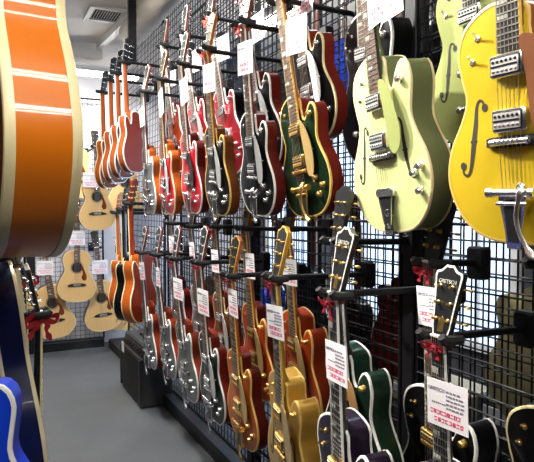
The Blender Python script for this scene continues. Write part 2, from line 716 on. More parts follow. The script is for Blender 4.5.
def guard_mesh(kind, m):
    mb = MB()
    if kind == 'jet':
        c = [(.030, .345), (.050, .338), (.072, .310), (.092, .265), (.101, .215), (.095, .160), (.074, .140), (.054, .155), (.048, .22), (.040, .28), (.032, .31)]
        y = -.017
    elif kind == 'acoustic':
        c = [(.030, .335), (.05, .345), (.068, .31), (.088, .25), (.085, .215), (.06, .205), (.042, .235), (.052, .27), (.05, .30)]
        y = -.0022
    else:
        c = [(.033, .40), (.062, .395), (.085, .36), (.100, .31), (.112, .265), (.105, .222), (.08, .205), (.060, .22), (.050, .27), (.044, .33), (.034, .37)]
        y = -.023
    pts = [(p.x, p.y) for p in spline([Vector(q) for q in c], 40)]
    mb.prism(pts, y - .0015, y + .001, .0008, 0)
    if kind != 'acoustic':
        mb.tube([(.084, y, .235), (.084, -.003, .235)], .003, 8)
    return mb.mesh('pickguard', [m], 40)


def strings_mesh(kind, low):
    K = KIND[kind]
    mb = MB()
    for i in range(6):
        a = (i - 2.5)
        pts = [(a * .0068, -.0175, K['nut']), (a * .0104, -.021 if kind != 'acoustic' else -.014, K['bridge'])]
        if kind != 'acoustic':
            pts.append((a * .0095, -.018, low))
        mb.tube(pts, .00065 if i > 2 else .0009, 4, cap=False)
    return mb.mesh('strings', [STEEL], 0)


def nut_mesh(K):
    mb = MB()
    mb.box((0, -.0135, K['nut'] + .002), (.043, .010, .005))
    return mb.mesh('nut', [WHITEB], 0)


def soundhole_mesh():
    mb = MB()
    z0 = .335
    n = 32
    mb.add([(.050 * math.cos(2 * PI * k / n), -.0016, z0 + .050 * math.sin(2 * PI * k / n)) for k in range(n)], [tuple(range(n))], 0)
    for r0, r1 in ((.053, .0555), (.058, .060)):
        vs = [(r * math.cos(2 * PI * k / n), -.0014, z0 + r * math.sin(2 * PI * k / n)) for r in (r0, r1) for k in range(n)]
        mb.add(vs, [(k, (k + 1) % n, n + (k + 1) % n, n + k) for k in range(n)], 1)
    return mb.mesh('soundhole', [DARKH, EBONY], 0)


def acbridge_mesh():
    mb = MB()
    mb.prism([(-.085, .156), (-.05, .150), (.05, .150), (.085, .156), (.085, .168), (.05, .180), (-.05, .180), (-.085, .168)], -.010, 0, .002, 0)
    mb.box((0, -.011, .168), (.074, .004, .003), 1)
    for i in range(6):
        mb.lathe([(.003, 0), (.003, .003)], (0, -1, 0), ((i - 2.5) * .0105, -.010, .158), 8, 1)
    return mb.mesh('bridge', [EBONY, WHITEB], 30)


def button_mesh(K, m):
    mb = MB()
    mb.lathe([(.007, 0), (.005, .004), (.004, .010), (.008, .014), (.007, .017)], (0, 0, -1), (0, K['depth'] * .5, 0), 12)
    return mb.mesh('strap_button', [m], 40)


def logo_plate(K):
    mb = MB()
    M = headM(K)
    mb.prism([(-.009, .012), (.009, .012), (.010, .040), (0, .050), (-.010, .040)], -.0042, -.0028, .0004, 0, m=M)
    return mb.mesh('truss_cover', [GOLD], 0)


def head_logo(K):
    me = text_mesh('GRETSCH', .0135, PEARL)
    me.transform(headM(K) @ Matrix.Translation((0, -.0036, .132)))
    return me


GUITARS = {}


def frame_from(Pb, Pt, z2, face):
    z = (Pt - Pb)
    s = z.length / z2
    z.normalize()
    n = Vector(face)
    n = (n - z * n.dot(z)).normalized()
    y = -n
    x = y.cross(z)
    M = Matrix((x, y, z)).transposed().to_4x4()
    return Matrix.Translation(Pb) @ M @ Matrix.Scale(s, 4), s


def guitar(key, kind, label, M, top, side=None, back=None, bind=WHITEB, neckm=MAHN, hw=CHROME, guard=None, tail='bigsby', boundback=False,
           headm=None, headedge=None, board=ROSEW, edge=None, lite=False, group=None, logo=False, fholes=None, plain=False, bw=.0055, headside=None):
    K = KIND[kind]
    side = side or top
    back = back or side
    headm = headm or BLACKP
    if kind == 'jet' and bind and not headedge:
        headedge = bind
    cat = 'acoustic guitar' if kind == 'acoustic' else 'electric guitar'
    root = thing('acoustic_guitar' if kind == 'acoustic' else 'electric_guitar', label, cat, M, group)
    GUITARS[key] = (root, M, kind)
    A = lambda name, ck, fn, **k: obj(name, cached(ck, fn), root, **k)
    A('body', ('body', kind, top.name, side.name, back.name), lambda: body_mesh(kind, top, side, back))
    if bind:
        A('binding', ('bind', kind, bind.name, boundback), lambda: binding_mesh(kind, bind, bw, boundback))
    A('neck', ('neck', kind, neckm.name), lambda: neck_mesh(kind, neckm))
    ed = edge or (bind if bind else board)
    A('fretboard', ('fb', kind, board.name, ed.name), lambda: fretboard_mesh(kind, board, PEARL, ed))
    hs_ = headside or neckm
    A('headstock', ('head', kind, headm.name, hs_.name, headedge.name if headedge else ''), lambda: head_mesh(kind, headm, hs_, headedge))
    HM = headM(K)
    for s in (-1, 1):
        for h in (.040, .080, .120):
            p = HM @ Vector((s * .020, 0, h))
            A('tuner', ('tuner', hw.name), lambda: tuner_mesh(hw), loc=p,
              rot=(Matrix.Rotation(-TILT, 3, 'X') @ Matrix.Rotation(0 if s > 0 else PI, 3, 'Y')).to_euler())
    A('nut', ('nut', kind), lambda: nut_mesh(K))
    if lite:
        return root
    A('strap_button', ('btn', kind, hw.name), lambda: button_mesh(K, hw))
    if kind == 'acoustic':
        A('soundhole', 'soundhole', soundhole_mesh)
        A('bridge', 'acbridge', acbridge_mesh)
        A('pickguard', ('guard', kind, TORT.name), lambda: guard_mesh('acoustic', TORT))
        A('strings', ('str', kind), lambda: strings_mesh(kind, 0))
        return root
    hol = kind != 'jet'
    if plain:
        return root
    for z in (K['p1'], K['p2']):
        A('pickup', ('pick', hw.name), lambda: pickup_mesh(hw, NICKEL if hw is CHROME else GOLDS), loc=(0, -K['arch'] - .004, z - .004))
    A('bridge', ('bridge', hw.name), lambda: bridge_mesh(hw, EBONY), loc=(0, -K['arch'] + .001, K['bridge']))
    if tail == 'bigsby':
        A('tailpiece', ('bigb', hw.name), lambda: bigsby_base(hw, BLACKP))
        A('tremolo_bar', ('bigr', hw.name), lambda: bigsby_bar(hw))
        A('tremolo_arm', ('biga', hw.name), lambda: bigsby_arm(hw))
        low = .105
    else:
        t = A('tailpiece', ('gtail', hw.name), lambda: gtail_mesh(hw, BLACKP))
        obj('tail_letter', cached('G', lambda: text_mesh('G', .030, CHROME)), t, loc=(0, -.0166, .052))
        low = .105
    A('strings', ('str', kind), lambda: strings_mesh(kind, low))
    kn = [(.092, .356), (.088, .135), (.126, .105), (.098, .075)] if not hol else [(.108, .388), (.135, .150), (.160, .165), (.150, .105)]
    for x, z in kn:
        A('knob', ('knob', hw.name), lambda: knob_mesh(hw), loc=(x, top_y(K, x, z) + .001, z))
    tg = [(-.085, .385)] if not hol else [(-.085, .420), (-.100, .375)]
    for x, z in tg:
        A('toggle_switch', ('tog', hw.name), lambda: toggle_mesh(hw), loc=(x, top_y(K, x, z) + .001, z))
    if guard:
        A('pickguard', ('guard', kind, guard.name), lambda: guard_mesh('jet' if not hol else 'hollow', guard))
    if (hol if fholes is None else fholes):
        for s in (-1, 1):
            A('f_hole', ('fh', kind, s), lambda: fhole_mesh(kind, s))
    if logo:
        A('truss_cover', ('tc', kind), lambda: logo_plate(K), label='gold truss rod cover')
        A('head_logo', ('hl', kind), lambda: head_logo(K), label='pearl maker name on the black headstock')
    return root


# ------------------------------------------------------------------ ribbons, tags, hangers
def ribbon_mesh(m, seed):
    rnd = random.Random(seed)
    mb = MB()

    def strip(pts, w, mi=0):
        P = spline([Vector(p) for p in pts], 18, False)
        vs = []
        for i, p in enumerate(P):
            a, b = P[max(0, i - 1)], P[min(17, i + 1)]
            t = (b - a).normalized()
            u = t.cross(Vector((0, -1, .25 * math.sin(i * .7)))).normalized()
            ww = w * (.8 + .3 * math.sin(i * .9 + seed))
            nrm = t.cross(u).normalized() * .0007
            vs += [p + u * ww + nrm, p - u * ww + nrm, p - u * ww - nrm, p + u * ww - nrm]
        fs = []
        for i in range(17):
            for k in range(4):
                fs.append((4 * i + k, 4 * i + (k + 1) % 4, 4 * i + 4 + (k + 1) % 4, 4 * i + 4 + k))
        fs += [(0, 1, 2, 3), (68, 69, 70, 71)]
        mb.add(vs, fs, mi)
    # band round the neck
    band = [(.026 * math.cos(a), -.002 + .0215 * math.sin(a), 0) for a in [2 * PI * k / 20 for k in range(21)]]
    strip(band, .007)
    j = lambda s: rnd.uniform(-s, s)
    for s in (-1, 1):
        strip([(0, -.026, 0), (s * .025, -.040, .012 + j(.006)), (s * (.036 + j(.006)), -.034, .006 + j(.008)), (s * .034, -.030, -.010 + j(.005)), (s * .02, -.030, -.006), (0, -.026, 0)], .007)
        strip([(0, -.027, 0), (s * .012, -.033, -.014), (s * (.018 + j(.01)), -.030, -.030), (s * (.024 + j(.012)), -.032, -.052 + j(.016))], .007)
    mb.lathe([(.006, 0), (.009, .004), (.006, .010)], (0, -1, 0), (0, -.024, 0), 10)
    return mb.mesh('ribbon', [m], 60)


def add_ribbon(key, short, m=None, dz=-.022, sx=.85, sz=.62, turn=0.0):
    root, M, kind = GUITARS[key]
    m = m or RIBM
    seed = len(SC.objects) % 5
    o = thing('ribbon', ('orange-red' if m is RIBO else 'red') + ' ribbon tied on the neck of the ' + short, 'ribbon',
              M @ Matrix.Translation((0, 0, KIND[kind]['nut'] + dz)) @ Matrix.Rotation(turn, 4, 'Z') @ Matrix.Diagonal((sx, 1, sz, 1)), 'ribbons on guitar necks',
              cached(('rib', m.name, seed), lambda: ribbon_mesh(m, seed)))
    return o


def tag_meshes():
    mb = MB()
    mb.box((0, 0, 0), (.125, .0012, .115))
    card = mb.mesh('price_tag', [PAPER], 0)
    pr = MB()
    rnd = random.Random(3)
    for i, z in enumerate((.034, .024, .014, .004, -.006)):
        w = rnd.uniform(.04, .06)
        x = .002
        while x < w:
            l = rnd.uniform(.004, .012)
            pr.box((x + l / 2 - .004, -.001, z), (l, .0006, .0042))
            x += l + .003
    for k in range(7):
        pr.box((-.045 + k * .0065, -.001, .013 - .012), (.004, .0006, .003))
    prm = pr.mesh('print', [INKB], 0)
    lg = text_mesh('GRETSCH', .012, INKB)
    lg.transform(Matrix.Translation((-.032, -.0011, .034)))
    pc = MB()
    for row, z in ((0, -.022), (1, -.040)):
        x = -.052 + row * .012
        for k in range(9 if row == 0 else 8):
            w, h = .0080, .0100
            t = .0020
            # block figures seen only as red smudges
            pc.box((x + w / 2, -.001, z + h / 2 - t / 2), (w, .0006, t))
            pc.box((x + w / 2, -.001, z - h / 2 + t / 2), (w, .0006, t))
            if k % 2:
                pc.box((x + t / 2, -.001, z), (t, .0006, h))
            if k % 3:
                pc.box((x + w - t / 2, -.001, z), (t, .0006, h))
            if k % 4 == 1:
                pc.box((x + w / 2, -.001, z), (w, .0006, t))
            x += .0105 if row == 0 else .0115
    pcm = pc.mesh('price', [INKR], 0)
    return card, prm, lg, pcm


TAGM = tag_meshes()


def add_tag(px, py, X, short, wpx=None, hpx=None, face=(-1, 0, 0), roll=0.0, twist=0.0, size=1.0, P=None, plain=False):
    P = P or at_x(px, py, X)
    n = Vector(face).normalized()
    z = Vector((0, 0, 1))
    y = -n
    x = y.cross(z).normalized()
    B = Matrix((x, y, z)).transposed().to_4x4()
    M = Matrix.Translation(P) @ B @ Matrix.Rotation(twist, 4, 'Z') @ Matrix.Rotation(roll, 4, 'Y') @ Matrix.Scale(size, 4)
    root = thing('price_tag', 'white price tag hanging on the ' + short, 'price tag', M, 'price tags on the guitars')
    obj('card', TAGM[0], root)
    obj('print', TAGM[1], root, label='grey printed lines')
    obj('logo', TAGM[2], root, label='grey printed maker name')
    obj('price', TAGM[3], root, label='red printed price')
    return root


def add_hanger(key, short, wall='right', wx=1.305):
    root, M, kind = GUITARS[key]
    K = KIND[kind]
    n = (M.to_3x3() @ Vector((0, -1, 0)))
    n.z = 0
    n.normalize()
    c = M @ Vector((0, .010, K['nut'] - .004)) - n * .0112
    z = Vector((0, 0, 1))
    y = -n
    x = y.cross(z).normalized()
    B = Matrix.Translation(c) @ Matrix((x, y, z)).transposed().to_4x4()
    if wall == 'right':
        mp = Vector((wx, c.y, c.z - .006))
    elif wall == 'left':
        mp = Vector((-.258, c.y, c.z - .006))
    else:
        mp = Vector((c.x, 6.515, c.z - .006))
    r = thing('guitar_hanger', 'black padded hanger arm holding the ' + short, 'guitar hanger', B, 'hangers holding guitars')
    loc = B.inverted() @ mp
    d = loc.normalized()
    ln = loc.length
    mb = MB()
    mb.tube([(0, .006, 0), tuple(loc)], .0105, 8)
    obj('arm', mb.mesh('arm', [POSTM], 40), r)
    yk = cached('yoke', lambda: (lambda q: (q.tube([(-.034, 0, 0), (.034, 0, 0)], .010, 8), q.mesh('yoke', [FOAM], 40))[1])(MB()))
    obj('yoke', yk, r)
    pg = cached('prong', lambda: (lambda q: (q.tube([(0, .004, 0), (0, -.030, 0), (0, -.052, .003), (0, -.060, .012)], [.011, .013, .0135, .010], 8), q.mesh('prong', [FOAM], 40))[1])(MB()))
    for s in (-1, 1):
        obj('prong', pg, r, loc=(s * .039, 0, 0))
    br = cached('bracket', lambda: (lambda q: (q.cbox((0, -.012, 0), (.060, .040, .095), .006), q.mesh('bracket', [POSTM], 30))[1])(MB()))
    b = obj('bracket', br, r)
    b.matrix_local = B.inverted() @ (Matrix.Translation(mp) @ (Matrix.Rotation(-PI / 2, 4, 'Z') if wall == 'right' else Matrix.Rotation(PI / 2, 4, 'Z') if wall == 'left' else Matrix.Identity(4)))
    return r


# ------------------------------------------------------------------ finishes
YEL = lacquer('bamboo_yellow', (0.60, 0.42, 0.022))
COPPER = lacquer('copper_mist', (0.22, 0.085, 0.04))
SAGE = lacquer('sage_green', (0.33, 0.37, 0.13))
SMOKE = lacquer('smoke_green', (0.13, 0.155, 0.065))
MINT = lacquer('pale_mint_cream', (0.62, 0.68, 0.30))
DKGREEN = lacquer('cadillac_green', (0.006, 0.024, 0.013))
JETGREEN = lacquer('dark_jet_green', (0.005, 0.017, 0.007))
REDB = lacquer('red_brown_side', (0.17, 0.016, 0.009))
BLACK = lacquer('gloss_black', (0.004, 0.004, 0.0045))
PURP = lacquer('purple_black', (0.012, 0.006, 0.018))
RED = lacquer('red_top', (0.52, 0.012, 0.022))
REDS = sparkle('red_sparkle', (0.65, 0.02, 0.04))
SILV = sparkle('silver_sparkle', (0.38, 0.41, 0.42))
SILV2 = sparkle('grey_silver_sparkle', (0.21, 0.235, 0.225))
ORSIDE = lacquer('orange_side', (0.40, 0.085, 0.012))
ORANGE = lacquer('orange_stain', (0.46, 0.10, 0.012), col2=(0.34, 0.06, 0.008))
ORRED = lacquer('orange_red_stain', (0.42, 0.055, 0.010), col2=(0.30, 0.03, 0.008))
GOLDT = mat('gold_top', (0.62, 0.36, 0.055), 0.33, 0.55, 0.6, noise=.05)
TOBAC = lacquer('tobacco_top', (0.20, 0.06, 0.012), col2=(0.10, 0.03, 0.01))
MAROON = lacquer('maroon_side', (0.10, 0.010, 0.008))
BRSIDE = lacquer('red_brown_rim', (0.24, 0.035, 0.012))
BLUE = lacquer('vivid_blue', (0.008, 0.05, 0.62))
NAVY = lacquer('navy_blue', (0.008, 0.012, 0.055))
CHERRY = mat('cherry_red', (0.24, 0.026, 0.006), 0.45, coat=0.0, spec=.08)
AMBER = mat('sunburst_orange_side', (0.66, 0.180, 0.004), 0.35, coat=0.5, spec=.2, noise=.1, nscale=7, col2=(0.54, 0.115, 0.003))
DKBURST = mat('dark_red_burst', (0.10, 0.016, 0.008), 0.5, coat=0.0, spec=.08, noise=.1, nscale=5, col2=(0.20, 0.05, 0.010))
BRBACK = lacquer('brown_orange_side', (0.34, 0.075, 0.015))
SILG = mat('silver_plexi_guard', (0.62, 0.63, 0.62), 0.25, 0.4, 0.5)
WHTG = mat('white_plexi_guard', (0.80, 0.80, 0.76), 0.3)
GOLDG = mat('gold_plexi_guard', (0.52, 0.36, 0.14), 0.25, 0.3, 0.5)
TANG = mat('tan_plexi_guard', (0.42, 0.22, 0.09), 0.3, 0.1, 0.5)

FACE = (-1, 0, 0)
LOG = []


def G(key, kind, short, label, bot, upper, z2, Xb, lean=.085, face=FACE, smin=None, tag=None, rib=None, hang=True, wall='right', tagX=None, **k):
    """bot / top: where the base and the point z2 up its axis stand, on upright planes at Xb and Xb-lean*z2/.8"""
    Pb = at_x(bot[0], bot[1], Xb)
    Pt = at_x(upper[0], upper[1], Xb - lean * z2 / .8)
    M, s = frame_from(Pb, Pt, z2, face)
    LOG.append((key, round(s, 3), tuple(round(c, 2) for c in Pb)))
    guitar(key, kind, label, M, **k)
    if hang:
        add_hanger(key, short, wall)
    if rib:
        add_ribbon(key, short, rib)
    if tag:
        px, py, sz = tag
        root, M, kd = GUITARS[key]
        # hang the card just in front of the strings
        Pn = M @ Vector((0, -.03, KIND[kd]['fend'] + .1))
        Pn2 = M @ Vector((0, -.03, KIND[kd]['nut']))
        n = (M.to_3x3() @ Vector((0, -1, 0))).normalized()
        d = ray(px, py)
        t = (Pn - EYE).dot(n) / d.dot(n)
        rnd = random.Random(key)
        add_tag(px, py, 0, short, P=EYE + d * t, face=n, twist=rnd.uniform(-.12, .12), roll=rnd.uniform(-.05, .05), size=sz)


F_, H_ = .338, .378   # fretboard ends of the two electric bodies
EL = 'electric guitars on the right wall'

# ---- upper row, nearest first
G('U1', 'hollow', 'yellow guitar', 'yellow hollow-body electric guitar with copper-brown sides at the right end of the upper row',
  (521, 244), (514, 51), H_, .985, top=YEL, side=COPPER, neckm=MAHN, guard=COPPER, bind=GOLDB, group=EL, board=EBONY)
G('U2', 'hollow', 'sage green guitar', 'plain sage green hollow-body electric guitar half hidden behind the yellow one',
  (483, 146), (474, 0), .39, 1.19, top=SAGE, side=SMOKE, neckm=GRNN, guard=None, bind=None, group=EL, edge=EBONY, board=EBONY)
G('U3', 'hollow', 'pale mint guitar', 'pale mint hollow-body electric guitar with smoke green sides and black tailpiece lettered G',
  (394, 232), (380, 92), H_, 1.03, face=(-.993, .115, 0), top=MINT, side=SMOKE, neckm=GRNN, guard=SAGE, bind=CREAMB, tail='g', boundback=True, edge=EBONY, group=EL,
  tag=(378, 0, 1.0))
G('U4', 'hollow', 'black guitar behind the pale mint one', 'gloss black electric guitar with white binding mostly hidden behind the pale mint guitar',
  (372, 166), (367, 45), H_, 1.21, face=(-0.995, 0.1, 0), top=BLACK, bind=WHITEB, neckm=MAHN, group=EL, tag=(391, -2, 1.0))
G('U5', 'jet', 'dark green gold-trimmed guitar', 'dark green electric guitar with gold hardware, amber binding and red-brown sides in the upper row',
  (310, 217), (298, 124), F_, 1.06, top=JETGREEN, side=REDB, neckm=ORGN, guard=GOLDG, bind=GOLDB, hw=GOLD, group=EL, tag=(296, 35, 1.05))
G('U6', 'jet', 'black silver-guard guitar', 'black electric guitar with white binding and silver pickguard, left of the dark green upper one',
  (259, 216), (245, 24), .79, 1.01, top=BLACK, side=MAROON, neckm=MAHN, guard=SILG, bind=WHITEB, group=EL, tag=(245, 58, 1.05), rib=RIBO)
G('U7', 'jet', 'black amber-bound guitar', 'black electric guitar with amber binding, orange-brown sides and silver pickguard in the upper row',
  (219, 215), (208, 50), .79, 1.00, top=BLACK, side=TOBAC, neckm=ORGN, guard=SILG, bind=GOLDB, group=EL, tag=(209, 78, 1.05), rib=RIBO)
G('U8', 'jet', 'red guitar', 'red electric guitar with white binding and silver hardware facing the aisle in the upper row',
  (193, 213), (182, 65), .79, 1.00, top=RED, side=MAROON, neckm=MAHN, guard=BLACKP, bind=WHITEB, group=EL, tag=(184, 91, 1.05))
G('U9', 'jet', 'red guitar with orange-brown sides', 'red electric guitar with orange-brown sides, between the silver and the plain red one',
  (168, 213), (161, 80), .79, .98, top=RED, side=ORSIDE, neckm=MAHN, bind=CREAMB, group=EL, tag=(161, 103, 1.15), guard=SILG)
G('U10', 'jet', 'bright silver sparkle guitar', 'bright silver sparkle electric guitar, leftmost of the front-facing ones in the upper row',
  (150, 212), (144, 92), .79, 1.02, top=SILV, side=ORSIDE, neckm=MAHN, bind=WHITEB, group=EL, tag=(142, 117, 1.0))
# ---- rear rank of the upper row
G('UR1', 'jet', 'brown white-guard guitar', 'red-brown electric guitar with a big white pickguard behind the dark green upper one',
  (316, 142), (306, 55), F_, 1.135, top=BLACK, side=REDB, neckm=ORGN, guard=WHTG, bind=CREAMB, group=EL, tag=(303, 0, 1.0))
G('UR2', 'jet', 'rear black silver-guard guitar', 'black electric guitar with silver pickguard and dark red sides, behind the black upper one',
  (268, 170), (257, 93), F_, 1.15, top=BLACK, side=REDB, neckm=MAHN, guard=SILG, bind=WHITEB, group=EL, tag=(258, 27, 1.0), rib=RIBO)
G('UR3', 'jet', 'rear red guitar with black sides', 'red electric guitar with black sides and white binding, behind the amber-bound black one',
  (234, 175), (224, 107), F_, 1.15, top=REDS, side=BLACK, neckm=MAHN, bind=WHITEB, group=EL, tag=(223, 48, 1.0), rib=RIBO)
G('UR4', 'jet', 'rear red guitar with silver guard', 'red sparkle electric guitar with silver pickguard, behind the plain red upper one',
  (205, 174), (196, 114), F_, 1.15, top=REDS, side=MAROON, neckm=MAHN, guard=SILG, bind=WHITEB, group=EL, tag=(197, 60, 1.0))
G('UR5', 'jet', 'rear dark red guitar', 'dark red electric guitar in the rear rank, behind the red one with orange-brown sides',
  (180, 172), (173, 118), F_, 1.19, top=CHERRY, side=MAROON, neckm=MAHN, bind=WHITEB, group=EL, tag=(173, 78, .8))

# ---- lower row, farthest first
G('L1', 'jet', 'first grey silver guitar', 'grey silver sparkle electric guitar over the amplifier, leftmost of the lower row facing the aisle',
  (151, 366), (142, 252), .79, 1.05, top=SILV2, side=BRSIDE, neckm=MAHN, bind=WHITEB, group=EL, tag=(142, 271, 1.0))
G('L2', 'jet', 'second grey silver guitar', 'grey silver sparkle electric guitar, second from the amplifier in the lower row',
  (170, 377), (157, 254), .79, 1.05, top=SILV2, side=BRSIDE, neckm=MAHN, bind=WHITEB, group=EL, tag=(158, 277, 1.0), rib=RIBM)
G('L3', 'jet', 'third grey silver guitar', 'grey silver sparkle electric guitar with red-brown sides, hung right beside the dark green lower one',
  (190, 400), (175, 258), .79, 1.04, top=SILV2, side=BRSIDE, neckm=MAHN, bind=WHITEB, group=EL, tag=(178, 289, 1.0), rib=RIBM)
G('L4', 'jet', 'dark green silver-guard guitar', 'dark green electric guitar with white binding and silver pickguard in the lower row',
  (214, 420), (201, 262), .79, 1.035, top=JETGREEN, side=REDB, neckm=MAHN, guard=SILG, bind=WHITEB, group=EL, tag=(203, 302, 1.05), rib=RIBM,
  headedge=WHITEB)
G('L5', 'jet', 'orange gold-trimmed guitar', 'orange electric guitar with gold hardware and amber binding, left of the gold guitar',
  (244, 445), (232, 275), .79, 1.045, top=ORANGE, side=MAROON, neckm=ORGN, guard=GOLDG, bind=GOLDB, hw=GOLD, group=EL, tag=(233, 303, 1.0), rib=RIBM,
  headedge=GOLDB)
G('L6', 'hollow', 'gold guitar', 'metallic gold deep-bodied electric guitar with gold hardware in the front of the lower row',
  (289, 506), (277, 277), .825, 1.0, lean=.08, face=(-0.992, 0.11, 0), top=GOLDT, side=GOLDT, neckm=GOLDT, bind=GOLDB, hw=GOLD, group=EL, tag=(275, 322, 1.0), rib=RIBM,
  headedge=GOLDB, board=EBONY, headside=GOLDT, boundback=True, guard=GOLDG)
G('L7', 'hollow', 'purple-black guitar', 'purple-black hollow-body electric guitar with white binding and gold hardware, cut off by the bottom edge',
  (346, 590), (337, 293), .825, .93, lean=.06, face=(-0.995, 0.09, 0), top=PURP, side=PURP, neckm=BLKN, guard=TANG, bind=WHITEB, hw=GOLD, group=EL, tag=(336, 363, .95), rib=RIBM,
  headedge=WHITEB, board=EBONY, boundback=True, logo=True)
G('L8', 'hollow', 'black guitar with the gold truss cover', 'black guitar with white-edged headstock and gold truss cover, in front at lower right',
  (451, 655), (442, 336), .825, 1.06, lean=.06, face=(-1, 0.0, 0), top=PURP, side=PURP, neckm=BLKN, guard=TANG, bind=WHITEB, hw=GOLD, group=EL, tag=(447, 406, .98), rib=RIBM,
  headedge=WHITEB, board=EBONY, boundback=True, logo=True)
# ---- rear rank of the lower row
G('LR1', 'jet', 'rear guitar behind the second silver one', 'rear silver sparkle guitar partly hidden behind the second grey silver guitar',
  (181, 345), (172, 223), .79, 1.16, top=SILV, side=MAROON, neckm=MAHN, bind=WHITEB, group=EL, tag=(172, 245, .9))
G('LR2', 'jet', 'rear silver guitar behind the third silver one', 'rear silver sparkle guitar with white binding, behind the third grey silver guitar',
  (203, 358), (192, 226), .79, 1.16, top=SILV, side=REDB, neckm=MAHN, bind=WHITEB, group=EL, tag=(192, 252, .95))
G('LR3', 'jet', 'rear tobacco brown guitar', 'tobacco brown electric guitar with silver pickguard, behind the dark green lower one',
  (227, 375), (216, 226), .79, 1.16, top=TOBAC, side=REDB, neckm=MAHN, guard=SILG, bind=CREAMB, group=EL, tag=(215, 261, 1.0), rib=RIBM)
G('LR4', 'jet', 'rear orange-red guitar', 'orange-red electric guitar with gold pickguard, behind the orange one in the lower row',
  (260, 398), (246, 228), .79, 1.185, top=ORRED, side=MAROON, neckm=ORGN, guard=GOLDG, bind=GOLDB, hw=GOLD, group=EL, tag=(250, 266, 1.0))
G('LR5', 'hollow', 'rear red-orange hollow-body guitar', 'deep red-orange hollow-body electric guitar with amber binding, behind the gold one',
  (302, 425), (289, 228), .825, 1.19, face=(-0.998, 0.06, 0), top=ORRED, side=CHERRY, neckm=ORGN, guard=GOLDG, bind=GOLDB, hw=GOLD, group=EL, tag=(289, 272, .9), boundback=True)
G('LR6', 'hollow', 'dark green hollow-body guitar', 'very dark green hollow-body electric guitar with white binding behind the purple-black one',
  (355, 492), (338, 241), .825, 1.09, face=(-0.996, 0.08, 0), top=DKGREEN, side=DKGREEN, neckm=BLKN, guard=TANG, bind=WHITEB, hw=GOLD, group=EL, boundback=True, board=EBONY)
G('LR7', 'hollow', 'black gold-pickup guitar', 'black hollow-body electric guitar with gold pickups behind the large price tag at lower right',
  (440, 560), (433, 262), .825, 1.21, face=(-0.997, 0.06, 0), top=BLACK, side=BLACK, neckm=BLKN, guard=TANG, bind=WHITEB, hw=GOLD, group=EL, tag=(430, 307, .95), boundback=True,
  rib=RIBM)
G('LR8', 'hollow', 'black guitar at the right edge', 'black electric guitar with cream binding cut off by the right edge of the photo',
  (562, 610), (553, 264), .825, 1.20, top=BLACK, side=BLACK, neckm=BLKN, bind=CREAMB, hw=GOLD, group=EL, guard=TANG)

# ---- guitars turned away beyond the front-facing ones (their backs and sides show)
TF = (-.74, .67, 0)
TG = 'turned guitars by the far end of the right wall'
for key, sh, lab, kind, b, t, z2, X, sd, bk, bd in (
        ('T1', 'nearest upper turned guitar', 'brown electric guitar seen from behind, nearest of the turned ones in the upper row', 'jet', (130, 173), (125, 62), .79, .98, BRBACK, CHERRY, WHITEB),
        ('T2', 'second upper turned guitar', 'brown electric guitar seen from behind, second of the turned ones in the upper row', 'jet', (121, 178), (118, 73), .79, .97, BRBACK, DKBURST, WHITEB),
        ('T3', 'third upper turned guitar', 'brown electric guitar seen from behind, third of the turned ones in the upper row', 'jet', (114, 183), (111, 80), .79, .97, BRBACK, DKBURST, WHITEB),
        ('T4', 'farthest upper turned guitar', 'brown electric guitar seen from behind, farthest of the turned ones in the upper row', 'jet', (106, 188), (103, 92), .79, .96, BRBACK, DKBURST, CREAMB),
        ('T5', 'red turned hollow-body', 'cherry red hollow-body guitar with orange sides and cream binding, above the amplifier', 'hollow', (136, 321), (131, 203), .825, .99, ORSIDE, CHERRY, CREAMB),
        ('T6', 'black turned hollow-body', 'black hollow-body guitar with cream binding, between the red and the orange turned ones', 'hollow', (127, 318), (124, 209), .825, .97, BLACK, BLACK, CREAMB),
        ('T7', 'orange turned hollow-body', 'orange hollow-body guitar with cream binding, farthest of the turned ones in the lower row', 'hollow', (121, 308), (118, 212), .825, .96, ORSIDE, ORSIDE, CREAMB)):
    G(key, kind, sh, lab, b, t, z2, X, lean=.03, face=TF, top=sd, side=sd, back=bk, bind=bd, neckm={'T5': CHERRY, 'T6': BLKN, 'T7': ORGN}.get(key, BRBACK),
      boundback=True, group=TG, headside=BLACKP if key < 'T5' else {'T5': CHERRY, 'T6': BLACKP, 'T7': ORGN}[key], hw=CHROME if key < 'T5' else GOLD)

for q in LOG:
    print('GTR', q)

